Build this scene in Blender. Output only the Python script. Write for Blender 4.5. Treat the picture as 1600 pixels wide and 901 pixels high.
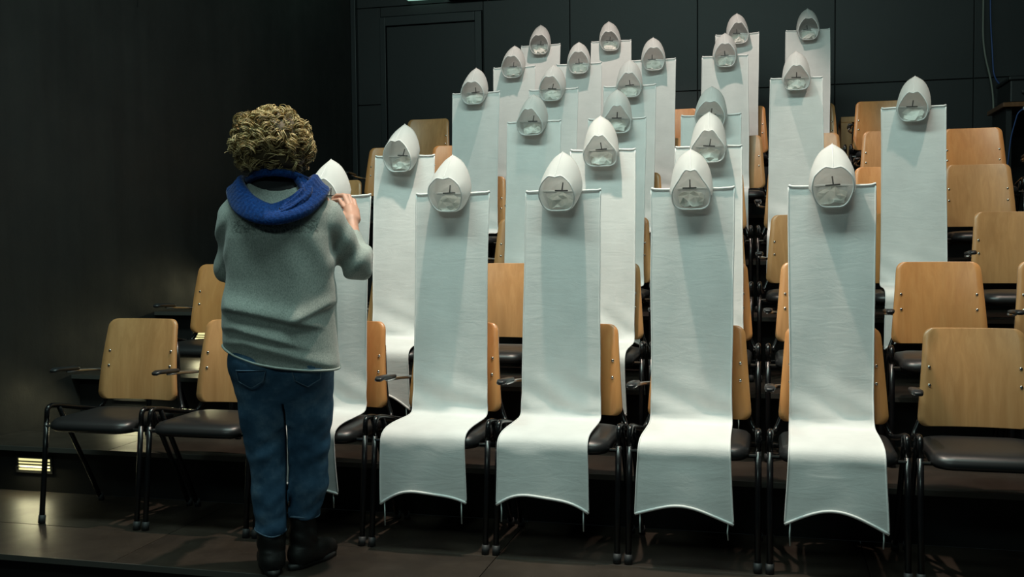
import bpy, math, random
import numpy as np
from mathutils import Vector, Matrix
PI = math.pi
SC = bpy.context.scene
COL = SC.collection
for o in list(bpy.data.objects): bpy.data.objects.remove(o)

# ------------------------------------------------------------------ camera
yaw, pit, roll = -.2503, -.0481, -.0094
fwd = Vector((math.sin(yaw)*math.cos(pit), math.cos(yaw)*math.cos(pit), math.sin(pit)))
rgt = Vector((math.cos(yaw), -math.sin(yaw), 0)); upv = rgt.cross(fwd)
r2 = math.cos(roll)*rgt + math.sin(roll)*upv; u2 = -math.sin(roll)*rgt + math.cos(roll)*upv
cd = bpy.data.cameras.new('camera'); cam = bpy.data.objects.new('camera', cd); COL.objects.link(cam)
cd.sensor_fit = 'HORIZONTAL'; cd.sensor_width = 36; cd.lens = 36*1598.28/1600; cd.clip_start = .05; cd.clip_end = 60
M = Matrix.Identity(4)
for i, v in enumerate((r2, u2, -fwd)):
    for j in range(3): M[j][i] = v[j]
M.translation = Vector((3.1508, -3.8099, 1.2336)); cam.matrix_world = M
SC.camera = cam

# ------------------------------------------------------------------ light
w = bpy.data.worlds.new('world'); SC.world = w; w.use_nodes = True
w.node_tree.nodes['Background'].inputs[0].default_value = (.55, .8, .85, 1)
w.node_tree.nodes['Background'].inputs[1].default_value = .010

def look(o, tgt):
    d = Vector(tgt) - o.location; o.rotation_euler = d.to_track_quat('-Z', 'Y').to_euler()
def spot(name, loc, tgt, power, col, ang, blend, rad):
    l = bpy.data.lights.new(name, 'SPOT'); l.energy = power; l.color = col; l.spot_size = math.radians(ang); l.spot_blend = blend; l.shadow_soft_size = rad
    o = bpy.data.objects.new(name, l); COL.objects.link(o); o.location = loc; look(o, tgt); return o
def area(name, loc, tgt, power, col, sx, sy):
    l = bpy.data.lights.new(name, 'AREA'); l.energy = power; l.color = col; l.shape = 'RECTANGLE'; l.size = sx; l.size_y = sy
    o = bpy.data.objects.new(name, l); COL.objects.link(o); o.location = loc; look(o, tgt); return o
WARM = (1.0, .80, .66); TEAL = (.71, 1.0, .915)
spot('stage_spot', (2.15, .22, 4.9), (2.15, .12, 0), 520, WARM, 53, .38, .05)
spot('stage_spot', (4.1, .35, 4.9), (4.1, .40, 0), 130, WARM, 44, .3, .05)
spot('stage_spot', (2.2, 2.55, 5.5), (2.2, 3.8, 1.5), 330, (1.0, .78, .68), 56, .3, .05)
spot('stage_spot', (4.5, 1.1, 5.3), (4.5, 2.5, .7), 210, WARM, 52, .4, .05)
spot('stage_spot', (2.0, 1.25, 5.3), (2.1, 2.05, 1.7), 95, WARM, 30, .5, .05)
area('work_light', (1.9, -1.1, 5.3), (1.9, .2, .4), 175, TEAL, 4.4, .7)
area('work_light', (1.8, -5.6, 4.4), (2.2, 1.0, .7), 38, TEAL, 3.0, .5)
SC.view_settings.view_transform = 'Standard'; SC.view_settings.look = 'None'
SC.view_settings.exposure = 0; SC.view_settings.gamma = 1; SC.view_settings.use_curve_mapping = False

# ------------------------------------------------------------------ materials
MAT = {}
def mat(name, col, rough=.6, metal=0, coat=0, spec=.5):
    m = bpy.data.materials.new(name); m.use_nodes = True; nt = m.node_tree; b = nt.nodes['Principled BSDF']
    b.inputs['Base Color'].default_value = (*col, 1); b.inputs['Roughness'].default_value = rough
    b.inputs['Metallic'].default_value = metal; b.inputs['Coat Weight'].default_value = coat; b.inputs['Specular IOR Level'].default_value = spec
    MAT[name] = m; return m, nt, b
def node(nt, typ, **kw):
    n = nt.nodes.new(typ)
    for k, v in kw.items():
        if k in n.inputs: n.inputs[k].default_value = v
        else: setattr(n, k, v)
    return n
def coords(nt, scale=(1, 1, 1), rnd=False):
    t = node(nt, 'ShaderNodeTexCoord'); mp = node(nt, 'ShaderNodeMapping'); mp.inputs['Scale'].default_value = scale
    nt.links.new(t.outputs['Object'], mp.inputs['Vector'])
    if rnd:
        oi = node(nt, 'ShaderNodeObjectInfo'); ml = node(nt, 'ShaderNodeMath', operation='MULTIPLY'); ml.inputs[1].default_value = 37.0
        nt.links.new(oi.outputs['Random'], ml.inputs[0]); nt.links.new(ml.outputs[0], mp.inputs['Location'])
    return mp.outputs[0]
def noise(nt, vec, scale, detail=4, rough=.55, dist=0):
    n = node(nt, 'ShaderNodeTexNoise'); n.inputs['Scale'].default_value = scale; n.inputs['Detail'].default_value = detail
    n.inputs['Roughness'].default_value = rough; n.inputs['Distortion'].default_value = dist
    nt.links.new(vec, n.inputs['Vector']); return n.outputs['Fac']
def ramp(nt, fac, stops):
    r = node(nt, 'ShaderNodeValToRGB'); e = r.color_ramp.elements
    while len(e) < len(stops): e.new(.5)
    for i, (p, c) in enumerate(stops): e[i].position = p; e[i].color = (*c, 1)
    nt.links.new(fac, r.inputs[0]); return r.outputs[0]
def bump(nt, b, fac, strength, dist=.01):
    n = node(nt, 'ShaderNodeBump'); n.inputs['Strength'].default_value = strength; n.inputs['Distance'].default_value = dist
    nt.links.new(fac, n.inputs['Height']); nt.links.new(n.outputs[0], b.inputs['Normal'])
def rr(nt, b, fac, lo, hi):
    mr = node(nt, 'ShaderNodeMapRange'); mr.inputs['To Min'].default_value = lo; mr.inputs['To Max'].default_value = hi
    nt.links.new(fac, mr.inputs['Value']); nt.links.new(mr.outputs[0], b.inputs['Roughness'])

def wood(name, dark, mid, light):
    m, nt, b = mat(name, mid, .38, coat=.25)
    b.inputs['Coat Roughness'].default_value = .25
    v = coords(nt, (34, 34, 1.6), True); f = noise(nt, v, 1.0, 6, .6, .6)
    v2 = coords(nt, (5, 5, .9), True); f2 = noise(nt, v2, 1.0, 3, .5, 1.2)
    c1 = ramp(nt, f, [(.3, dark), (.52, mid), (.75, light)]); c2 = ramp(nt, f2, [(.3, (.82, .80, .78)), (.7, (1.06, 1.05, 1.04))])
    mx = node(nt, 'ShaderNodeMix', data_type='RGBA', blend_type='MULTIPLY'); mx.inputs[0].default_value = 1
    nt.links.new(c1, mx.inputs[6]); nt.links.new(c2, mx.inputs[7]); nt.links.new(mx.outputs[2], b.inputs['Base Color'])
    bump(nt, b, f, .04, .002)
wood('beech_orange', (.74, .305, .100), (.80, .350, .120), (.85, .40, .150))
wood('beech_pale', (.58, .285, .112), (.65, .330, .135), (.72, .385, .168))
wood('shelf_wood', (.16, .065, .025), (.20, .085, .035), (.25, .11, .05))
mat('ply_edge', (.50, .30, .14), .5)
mat('screw', (.8, .75, .68), .25, 1)
m, nt, b = mat('vinyl', (.016, .016, .017), .36); bump(nt, b, noise(nt, coords(nt), 260, 2), .12, .001)
m, nt, b = mat('frame_black', (.005, .005, .006), .26)
mat('rubber', (.03, .03, .032), .6)
m, nt, b = mat('arm_plastic', (.022, .022, .024), .33)
mat('clip_metal', (.6, .6, .6), .3, 1)

def cloth(name, col, sheen=.2, trans=0):
    m, nt, b = mat(name, col, .92, spec=.15)
    b.inputs['Sheen Weight'].default_value = sheen
    v = coords(nt, (1, 1, 1)); f = noise(nt, v, 9, 5); fw = noise(nt, coords(nt, (420, 420, 900)), 1, 2)
    lo = tuple(c*.94 for c in col); hi = tuple(min(1, c*1.03) for c in col)
    nt.links.new(ramp(nt, f, [(.3, lo), (.7, hi)]), b.inputs['Base Color']); 
    bw_ = node(nt, 'ShaderNodeBump'); bw_.inputs['Strength'].default_value = .18; bw_.inputs['Distance'].default_value = .001; nt.links.new(fw, bw_.inputs['Height'])
    bc = node(nt, 'ShaderNodeBump'); bc.inputs['Strength'].default_value = .17; bc.inputs['Distance'].default_value = .008
    nt.links.new(noise(nt, coords(nt, (7, 7, 26), True), 1, 4, .6, .8), bc.inputs['Height']); nt.links.new(bw_.outputs[0], bc.inputs['Normal']); nt.links.new(bc.outputs[0], b.inputs['Normal'])
    if trans:
        tr = node(nt, 'ShaderNodeBsdfTranslucent'); tr.inputs[0].default_value = (*col, 1); ms = node(nt, 'ShaderNodeMixShader'); ms.inputs[0].default_value = trans
        nt.links.new(b.outputs[0], ms.inputs[1]); nt.links.new(tr.outputs[0], ms.inputs[2]); nt.links.new(ms.outputs[0], nt.nodes['Material Output'].inputs[0])
cloth('white_cloth', (.80, .80, .785)); cloth('hood_cloth', (.92, .92, .905), .2, .48); cloth('cream_cloth', (.92, .91, .86), .2, .3); cloth('hem_cloth', (.84, .84, .83))
mat('hook_metal', (.09, .09, .09), .45, .4)
mat('string', (.55, .62, .61), .8)

m, nt, b = mat('wall_paint', (.013, .014, .015), .55)
v = coords(nt); f = noise(nt, v, 1.6, 6, .6); fs = noise(nt, coords(nt, (9, 9, .5)), 1, 4, .6, .4)
c = ramp(nt, f, [(.25, (.013, .0130, .0125)), (.75, (.025, .0248, .0235))]); c2 = ramp(nt, fs, [(.3, (.75, .75, .76)), (.55, (1, 1, 1)), (.78, (1.25, 1.22, 1.2))])
mx = node(nt, 'ShaderNodeMix', data_type='RGBA', blend_type='MULTIPLY'); mx.inputs[0].default_value = 1
nt.links.new(c, mx.inputs[6]); nt.links.new(c2, mx.inputs[7]); nt.links.new(mx.outputs[2], b.inputs['Base Color'])
rr(nt, b, noise(nt, v, 6, 5), .42, .72); bump(nt, b, noise(nt, v, 38, 6, .7), .25, .004)
m, nt, b = mat('panel_paint', (.013, .016, .018), .5)
v = coords(nt, (1, 1, 1), True); nt.links.new(ramp(nt, noise(nt, v, 2.2, 5), [(.25, (.008, .0095, .0105)), (.75, (.014, .0165, .018))]), b.inputs['Base Color']); bump(nt, b, noise(nt, v, 60, 5, .7), .15, .003)
mat('gap_black', (.003, .003, .003), .8)
mat('door_paint', (.008, .0105, .012), .5)
mat('trim_paint', (.012, .0155, .0175), .45)
m, nt, b = mat('riser_paint', (.006, .006, .006), .6)
m, nt, b = mat('floor_ply', (.055, .042, .032), .42)
v = coords(nt, (1, 1, 1), True); f = noise(nt, v, 3.2, 7, .65); sp = noise(nt, v, 120, 2, .5)
c = ramp(nt, f, [(.28, (.017, .0130, .0100)), (.5, (.029, .022, .0165)), (.78, (.052, .039, .029))]); c2 = ramp(nt, sp, [(.70, (0, 0, 0)), (.76, (1, 1, 1))])
mx = node(nt, 'ShaderNodeMix', data_type='RGBA'); nt.links.new(c2, mx.inputs[0]); nt.links.new(c, mx.inputs[6]); mx.inputs[7].default_value = (.12, .105, .085, 1)
nt.links.new(mx.outputs[2], b.inputs['Base Color']); rr(nt, b, noise(nt, v, 7, 5), .30, .55); bump(nt, b, f, .05, .003)
mat('nosing_metal', (.16, .155, .14), .45, .7)
m, nt, b = mat('stage_floor', (.012, .012, .012), .6)
m, nt, b = mat('lamp_glass', (.9, .88, .6), .4); b.inputs['Emission Color'].default_value = (1, .92, .42, 1); b.inputs['Emission Strength'].default_value = .95
m, nt, b = mat('sign_green', (.5, .8, .65), .4); b.inputs['Emission Color'].default_value = (.45, .85, .68, 1); b.inputs['Emission Strength'].default_value = .7
mat('lamp_housing', (.03, .03, .03), .5, .3)
mat('cable_grey', (.18, .19, .16), .5); mat('cable_blue', (.03, .07, .22), .5)
mat('equipment', (.010, .011, .012), .5); mat('plug_grey', (.5, .5, .5), .5)
mat('skin', (.56, .30, .215), .5)
m, nt, b = mat('sweater_knit', (.27, .31, .29), .95, spec=.1); b.inputs['Sheen Weight'].default_value = .25
v = coords(nt); f = noise(nt, coords(nt, (260, 260, 150)), 1, 3, .7); f2 = noise(nt, v, 7, 4)
c = ramp(nt, f, [(.28, (.225, .262, .24)), (.52, (.355, .395, .366)), (.78, (.51, .545, .51))]); c2 = ramp(nt, f2, [(.3, (.88, .88, .88)), (.7, (1.07, 1.07, 1.07))])
mx = node(nt, 'ShaderNodeMix', data_type='RGBA', blend_type='MULTIPLY'); mx.inputs[0].default_value = 1
nt.links.new(c, mx.inputs[6]); nt.links.new(c2, mx.inputs[7])
# faded dark print across the shoulder blades
def band(axis_out, lo, hi, soft):
    a = node(nt, 'ShaderNodeMapRange', interpolation_type='SMOOTHSTEP'); a.inputs['From Min'].default_value = lo-soft; a.inputs['From Max'].default_value = lo+soft
    c_ = node(nt, 'ShaderNodeMapRange', interpolation_type='SMOOTHSTEP'); c_.inputs['From Min'].default_value = hi-soft; c_.inputs['From Max'].default_value = hi+soft; c_.inputs['To Min'].default_value = 1; c_.inputs['To Max'].default_value = 0
    nt.links.new(axis_out, a.inputs['Value']); nt.links.new(axis_out, c_.inputs['Value'])
    ml = node(nt, 'ShaderNodeMath', operation='MULTIPLY'); nt.links.new(a.outputs[0], ml.inputs[0]); nt.links.new(c_.outputs[0], ml.inputs[1]); return ml.outputs[0]
def mul(a_, b_):
    ml = node(nt, 'ShaderNodeMath', operation='MULTIPLY'); nt.links.new(a_, ml.inputs[0]); nt.links.new(b_, ml.inputs[1]); return ml.outputs[0]
sx = node(nt, 'ShaderNodeSeparateXYZ'); nt.links.new(v, sx.inputs[0])
by = node(nt, 'ShaderNodeMath', operation='LESS_THAN'); by.inputs[1].default_value = -.03; nt.links.new(sx.outputs[1], by.inputs[0])
pm = mul(mul(band(sx.outputs[0], -.155, .15, .012), band(sx.outputs[2], 1.262, 1.318, .008)), by.outputs[0])
pn = node(nt, 'ShaderNodeMapRange'); pn.inputs['From Min'].default_value = .47; pn.inputs['From Max'].default_value = .55
nt.links.new(noise(nt, coords(nt, (1, .2, 1)), 62, 2, .5, 1.5), pn.inputs['Value']); pm = mul(pm, pn.outputs[0])
pk = node(nt, 'ShaderNodeMath', operation='MULTIPLY'); pk.inputs[1].default_value = .62; nt.links.new(pm, pk.inputs[0])
mx2 = node(nt, 'ShaderNodeMix', data_type='RGBA'); nt.links.new(pk.outputs[0], mx2.inputs[0]); nt.links.new(mx.outputs[2], mx2.inputs[6]); mx2.inputs[7].default_value = (.06, .075, .07, 1)
nt.links.new(mx2.outputs[2], b.inputs['Base Color']); bump(nt, b, f, .3, .002)
mat('sweater_hem', (.36, .40, .375), .9)
mat('black_shirt', (.008, .008, .010), .8)
m, nt, b = mat('denim', (.03, .07, .14), .8, spec=.2)
v = coords(nt); f = noise(nt, v, 9, 6, .65); ft = noise(nt, coords(nt, (500, 500, 200)), 1, 2)
c = ramp(nt, f, [(.3, (.026, .072, .140)), (.52, (.055, .130, .225)), (.75, (.16, .27, .38))])
nt.links.new(c, b.inputs['Base Color']); bump(nt, b, ft, .3, .001)
mat('denim_seam', (.10, .17, .25), .8)
m, nt, b = mat('scarf_knit', (.004, .034, .17), .95, spec=.1); b.inputs['Sheen Weight'].default_value = .2
f = noise(nt, coords(nt, (140, 140, 140)), 1, 3); nt.links.new(ramp(nt, f, [(.3, (.002, .020, .095)), (.7, (.006, .052, .235))]), b.inputs['Base Color']); bump(nt, b, f, .5, .004)
m, nt, b = mat('boot_leather', (.007, .0065, .006), .5); bump(nt, b, noise(nt, coords(nt), 45, 4), .3, .004)
mat('boot_sole', (.02, .02, .02), .6)
m, nt, b = mat('hair_curl', (.3, .2, .08), .45, spec=.4)
g = node(nt, 'ShaderNodeNewGeometry'); nt.links.new(ramp(nt, g.outputs['Random Per Island'], [(0, (.12, .078, .026)), (.4, (.36, .25, .10)), (1, (.72, .55, .28))]), b.inputs['Base Color'])
mat('hair_under', (.075, .050, .020), .7)
mat('eye_white', (.8, .8, .78), .3)

# ------------------------------------------------------------------ helpers
def mesh(name, V, F, smooth=True):
    me = bpy.data.meshes.new(name); me.from_pydata([tuple(map(float, v)) for v in V], [], [tuple(map(int, f)) for f in F]); me.update()
    if smooth: me.polygons.foreach_set('use_smooth', [True]*len(me.polygons))
    return me
def obj(name, me, m=None, parent=None, loc=None):
    o = bpy.data.objects.new(name, me); COL.objects.link(o)
    if m and not me.materials: me.materials.append(MAT[m])
    if parent: o.parent = parent
    if loc: o.location = loc
    return o
def tag(o, label, cat, group=None, kind=None):
    o['label'] = label; o['category'] = cat
    if group: o['group'] = group
    if kind: o['kind'] = kind
    return o
def empty(name, loc=(0, 0, 0), rz=0):
    o = bpy.data.objects.new(name, None); COL.objects.link(o); o.location = loc; o.rotation_euler = (0, 0, rz); o.empty_display_size = .05; return o
class G:
    def __init__(s): s.V = []; s.F = []
    def add(s, V, F):
        n = len(s.V); s.V += list(V); s.F += [tuple(i+n for i in f) for f in F]; return s
    def mesh(s, name, smooth=True): return mesh(name, s.V, s.F, smooth)
def boxg(x0, x1, y0, y1, z0, z1, bv=0):
    if bv <= 0:
        V = [(x, y, z) for x in (x0, x1) for y in (y0, y1) for z in (z0, z1)]
        return V, [(0, 1, 3, 2), (4, 6, 7, 5), (0, 4, 5, 1), (2, 3, 7, 6), (0, 2, 6, 4), (1, 5, 7, 3)]
    import bmesh
    bm = bmesh.new(); bmesh.ops.create_cube(bm, size=1)
    for v in bm.verts: v.co = ((x0+x1)/2+v.co.x*(x1-x0), (y0+y1)/2+v.co.y*(y1-y0), (z0+z1)/2+v.co.z*(z1-z0))
    bmesh.ops.bevel(bm, geom=bm.edges[:], offset=bv, segments=2, affect='EDGES', profile=.5)
    V = [tuple(v.co) for v in bm.verts]; F = [tuple(v.index for v in f.verts) for f in bm.faces]; bm.free(); return V, F
def box(name, x0, x1, y0, y1, z0, z1, bv=0, smooth=False): return mesh(name, *boxg(x0, x1, y0, y1, z0, z1, bv), smooth)
def fillet(P, r, n=6):
    P = [Vector(p) for p in P]; out = [P[0]]
    for i in range(1, len(P)-1):
        a, b_, c_ = P[i-1], P[i], P[i+1]; d1 = (a-b_); d2 = (c_-b_)
        q = min(r, d1.length*.49, d2.length*.49); A = b_+d1.normalized()*q; B = b_+d2.normalized()*q
        for k in range(n+1):
            t = k/n; out.append((1-t)**2*A+2*t*(1-t)*b_+t*t*B)
    out.append(P[-1]); return out
def tubeg(P, r, n=8, closed=False, caps=True):
    P = [Vector(p) for p in P]; N = len(P); V = []; F = []; up = None
    rs = r if hasattr(r, '__len__') else [r]*N
    for i in range(N):
        if closed: t = (P[(i+1) % N]-P[i-1])
        else: t = (P[min(i+1, N-1)]-P[max(i-1, 0)])
        if t.length < 1e-9: t = Vector((0, 0, 1))
        t.normalize()
        if up is None:
            up = Vector((0, 0, 1)) if abs(t.z) < .9 else Vector((1, 0, 0))
        up = (up-t*up.dot(t)); up.normalize(); s = t.cross(up)
        for k in range(n):
            a = 2*PI*k/n; V.append(P[i]+(up*math.cos(a)+s*math.sin(a))*rs[i])
    M_ = N if closed else N-1
    for i in range(M_):
        for k in range(n):
            a = i*n+k; b_ = i*n+(k+1) % n; c_ = ((i+1) % N)*n+(k+1) % n; d = ((i+1) % N)*n+k; F.append((a, b_, c_, d))
    if caps and not closed:
        F.append(tuple(range(n-1, -1, -1))); F.append(tuple((N-1)*n+k for k in range(n)))
    return V, F
def tube(name, P, r, n=8, closed=False): return mesh(name, *tubeg(P, r, n, closed))

# ------------------------------------------------------------------ layout
RY = [0, .8187, 1.6118, 2.439, 3.2352, 4.0731]; RZ = [0, .2376, .4812, .7851, 1.0796, 1.3897]; RX = [0, -.0116, -.0599, -.0796, .0286, .0431]
PW = .52
XL, XR, YB = -.75, 6.2, 5.40
EDGE = [y-.39 for y in RY]; EDGE[0] = -.42; LIP = .07
ORD = ['first', 'second', 'third', 'fourth', 'fifth', 'sixth', 'seventh', 'eighth', 'ninth', 'tenth']
ROWN = ['front row', 'second row', 'third row', 'fourth row', 'fifth row', 'back row']

# ------------------------------------------------------------------ setting
o = obj('wall_left', box('wall_left', XL-.15, XL, -5.5, YB+.2, -.3, 4.6), 'wall_paint'); tag(o, 'black painted plaster wall along the left side', 'wall', kind='structure')
rng = random.Random(4)
for (y, z, h) in ((.02, 2.86, .45), (1.95, 3.22, .50), (-.55, 2.66, .14)):      # dried paint runs
    pts = [(XL+.001, y+rng.uniform(-.004, .004), z-h*k/8) for k in range(9)]
    obj('paint_run', tube('paint_run', pts, [.008*(1-k/10) for k in range(9)], 6), 'gap_black', o)
wb = obj('wall_back', box('wall_back', XL-.15, XR, YB+.012, YB+.2, -.3, 4.6), 'gap_black'); tag(wb, 'black panelled wall behind the top row of chairs', 'wall', kind='structure')
def panel(x0, x1, z0, z1): obj('wall_panel', box('wall_panel', x0+.004, x1-.004, YB, YB+.012, z0+.004, z1-.004, .002), 'panel_paint', wb)
xs = [XL, -.47, .545, 1.36, 2.5, 3.655, 4.75, XR]
for i in range(len(xs)-1):
    if i == 1: panel(xs[i], xs[i+1], 3.345, 3.44); continue
    panel(xs[i], xs[i+1], 1.39, 2.525); panel(xs[i], xs[i+1], 2.525, 3.44)
panel(XL, 2.5, 3.44, 4.5); panel(2.5, XR, 3.44, 4.5)
d = empty('door_1', (0.035, YB, 1.39)); tag(d, 'black flush door in the back wall at the top left', 'door', kind='structure')
obj('door_leaf', box('door_leaf', -.44, .43, -.004, .02, .005, 1.86, .003), 'door_paint', d)
for nm, a in (('door_jamb', (-.50, -.445, -.03, .02, 0, 1.95)), ('door_jamb', (.435, .50, -.03, .02, 0, 1.95)), ('door_head', (-.445, .435, -.03, .02, 1.865, 1.95))):
    obj(nm, box(nm, *a, .004), 'trim_paint', d)
g_ = G(); g_.add(*tubeg([(.37, -.004, .98), (.37, -.05, .98)], .009)); g_.add(*tubeg(fillet([(.37, -.045, .98), (.27, -.045, .98)], .01), .008)); obj('door_handle', g_.mesh('door_handle'), 'frame_black', d)
t = obj('trim_1', box('trim_1', XL, XL+.05, YB-.06, YB, 1.39, 4.5, .004), 'trim_paint'); tag(t, 'dark vertical batten in the corner of the two black walls', 'trim', kind='structure')
t = obj('trim_2', box('trim_2', .22, XR, YB-.10, YB, 3.455, 3.60, .006), 'trim_paint'); tag(t, 'dark grey beam along the top of the back wall', 'trim', kind='structure')
fl = obj('floor', box('floor', -3, 8, -6.5, EDGE[0]+LIP, -.32, -.24), 'stage_floor'); tag(fl, 'black stage floor below the first tier', 'floor', kind='structure')
for j in range(6):
    z1 = RZ[j]; z0 = RZ[j-1] if j else -.24
    e0 = EDGE[j]; e1 = (EDGE[j+1]+LIP) if j < 5 else YB
    te = empty('floor_tier', (XL, e0, z0)); tag(te, f'dark plywood tier carrying the {ROWN[j]} of chairs', 'tier', kind='structure')
    obj('riser', box('riser', 0, XR-XL, LIP, .02+e1-e0, 0, z1-z0-.02), 'riser_paint', te)
    sp = -.02-e0+RY[j]
    cuts = [0, 1.42, 2.86, 4.245, 5.6, XR-XL] if j % 2 == 0 else [0, .8, 2.2, 3.6, 5.0, XR-XL]
    for k in range(5):
        for (ya, yb) in ((.004, sp-.0015), (sp+.0015, e1-e0-.001)):
            obj('floor_panel', box('floor_panel', cuts[k]+.0015, cuts[k+1]-.0015, ya, yb, z1-z0-.02, z1-z0, .0015), 'floor_ply', te)
    obj('nosing', box('nosing', 0, XR-XL, -.001, .004, z1-z0-.022, z1-z0+.0008), 'nosing_metal', te)
for j in range(1, 5):
    y = EDGE[j]+LIP; zc = RZ[j-1]+.135
    s = empty('step_light', (-.415, y, zc)); tag(s, f'small louvred step light in the riser behind the {ROWN[j-1]}', 'step light', 'louvred step lights by the left wall')
    hw, hh = .094, .030
    g_ = G()
    for a in ((-hw-.012, hw+.012, -.010, -.001, hh, hh+.012), (-hw-.012, hw+.012, -.010, -.001, -hh-.012, -hh), (-hw-.012, -hw, -.010, -.001, -hh, hh), (hw, hw+.012, -.010, -.001, -hh, hh)): g_.add(*boxg(*a))
    obj('bezel', g_.mesh('bezel', False), 'lamp_housing', s)
    obj('lamp_panel', box('lamp_panel', -hw, hw, -.003, -.0005, -hh, hh), 'lamp_glass', s)
    la = area('step_lamp', (0, -.02, 0), (0, -.5, -.75), .8, (1, .93, .55), .17, .05); la.parent = s
    for k in range(3):
        zz = -hh+.015*(k+1); obj('louvre', mesh('louvre', *boxg(-hw, hw, -.016, -.004, zz-.0022, zz+.0022)), 'lamp_housing', s)

# ------------------------------------------------------------------ chair
def roundrect(hx, hy, r, n=6):
    P = []
    for cx, cy, a0 in ((hx-r, hy-r, 0), (-hx+r, hy-r, 90), (-hx+r, -hy+r, 180), (hx-r, -hy+r, 270)):
        for k in range(n+1):
            a = math.radians(a0+90*k/n); P.append((cx+r*math.cos(a), cy+r*math.sin(a)))
    return P
def seat_mesh():
    V = []; F = []; lev = [(.80, .408), (.93, .410), (.985, .420), (1.0, .434), (.985, .449), (.93, .461), (.8, .468), (.55, .472), (.25, .474)]
    base = roundrect(.208, .206, .07); n = len(base)
    for s, z in lev:
        for x, y in base:
            yy = y*s; zz = z - (.012*max(0, (-yy-.13)/.085)**2 if z > .43 else 0)
            V.append((x*s, .197+yy, zz))
    for i in range(len(lev)-1):
        for k in range(n): F.append((i*n+k, i*n+(k+1) % n, (i+1)*n+(k+1) % n, (i+1)*n+k))
    F.append(tuple(range(n-1, -1, -1))); F.append(tuple((len(lev)-1)*n+k for k in range(n)))
    return mesh('seat', V, F)
BZ0, BZ1 = .498, .873
def back_pt(s, t, off=0):      # s in -1..1, t in 0..1
    hgt = BZ1-BZ0; r = .036; d = min(t, 1-t)*hgt
    w_ = .210-.030*t
    if d < r: w_ = w_-r+math.sqrt(max(0, r*r-(r-d)**2))
    x = w_*s; z = BZ0+hgt*t
    y = .362+.062*t+.026*(1-(x/.2)**2)+.012*(2*t-1)**2
    return (x, y+off, z)
def back_mesh():
    ts = [0, .004, .015, .035, .065, .1] + [.1+.8*k/8 for k in range(1, 8)] + [.9, .935, .965, .985, .996, 1]
    ns = 14; V = []; F = []; nt_ = len(ts)
    for off in (0, .012):
        for t_ in ts:
            for k in range(ns+1): V.append(back_pt(-1+2*k/ns, t_, off))
    W = ns+1; O = nt_*W
    for i in range(nt_-1):
        for k in range(ns):
            a = i*W+k; F.append((a, a+1, a+W+1, a+W)); F.append((O+a, O+a+W, O+a+W+1, O+a+1))
    for i in range(nt_-1):
        a = i*W; F.append((a, a+W, O+a+W, O+a)); a = i*W+ns; F.append((a, O+a, O+a+W, a+W))
    for k in range(ns):
        F.append((k, O+k, O+k+1, k+1)); a = (nt_-1)*W+k; F.append((a, a+1, O+a+1, O+a))
    me = mesh('backrest', V, F); ne = (nt_-1)*ns*2
    for i in range(ne, len(me.polygons)): me.polygons[i].use_smooth = False
    return me
ME = {}
ME['seat'] = seat_mesh(); ME['seat'].materials.append(MAT['vinyl'])
for nm in ('beech_orange', 'beech_pale'):
    b_ = back_mesh(); b_.materials.append(MAT[nm]); ME[nm] = b_
LX = .2385
def tm(key, P, r, m, n=8):
    me = tube(key, P, r, n); me.materials.append(MAT[m]); ME[key] = me
for sd, s in (('l', -1), ('r', 1)):
    x = LX*s
    tm('front_leg'+sd, fillet([(x, 0, .002), (x, .030, .25), (x, .052, .44)], .05), .0118, 'frame_black')
    tm('rail'+sd, fillet([(x, .052, .44), (x, .060, .512), (x, .12, .507), (x*.97, .28, .470), (x*.93, .405, .445), (.186*s, .432, .53), (.170*s, .452, .62), (.163*s, .462, .765)], .035), .0112, 'frame_black')
    tm('rear_leg'+sd, fillet([(x, .135, .50), (x, .19, .40), (x, .33, .16), (x, .415, .002)], .04), .0112, 'frame_black')
    tm('foot'+sd, [(x, 0, .001), (x, .006, .036)], .0155, 'rubber'); tm('rfoot'+sd, [(x, .416, .001), (x, .404, .032)], .0150, 'rubber')
    me = box('clip', x*.93-.016, x*.93+.016, .040, .047, .424, .430); me.materials.append(MAT['clip_metal']); ME['clip'+sd] = me
tm('cross_bar', [(-LX, .16, .402), (LX, .16, .402)], .010, 'frame_black'); tm('cross_bar2', [(-LX*.95, .37, .40), (LX*.95, .37, .40)], .010, 'frame_black')
ME['plate'] = box('plate', -.19, .19, .14, .39, .398, .408); ME['plate'].materials.append(MAT['frame_black'])
g_ = G()
ax = -LX-.002
V = []; F = []; prof = [(.098, .010, .004), (.104, .017, .008), (.125, .021, .0095), (.18, .021, .010), (.25, .019, .010), (.272, .016, .009), (.277, .010, .005)]
for (y, hw, ht) in prof:
    zc = .668-(y-.1)*.07-(.006 if y < .11 else 0)
    for k in range(10):
        a = 2*PI*k/10; cx_ = math.cos(a); sz = math.sin(a)
        V.append((ax+hw*math.copysign(abs(cx_)**.6, cx_), y, zc+ht*math.copysign(abs(sz)**.7, sz)))
for i in range(len(prof)-1):
    for k in range(10): F.append((i*10+k, (i+1)*10+k, (i+1)*10+(k+1) % 10, i*10+(k+1) % 10))
F.append(tuple(range(10))); F.append(tuple((len(prof)-1)*10+k for k in range(9, -1, -1)))
ME['arm'] = mesh('armrest', V, F); ME['arm'].materials.append(MAT['arm_plastic'])
tm('bracket', fillet([(ax, .20, .650), (ax, .34, .640), (-.205, .43, .632), (-.166, .458, .632)], .04), .008, 'clip_metal', 7)
V = []; F = []
for (r, h) in ((.0072, 0), (.0068, .0018), (.0045, .0036)):
    for k in range(8): V.append((r*math.cos(2*PI*k/8), -h, r*math.sin(2*PI*k/8)))
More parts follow.
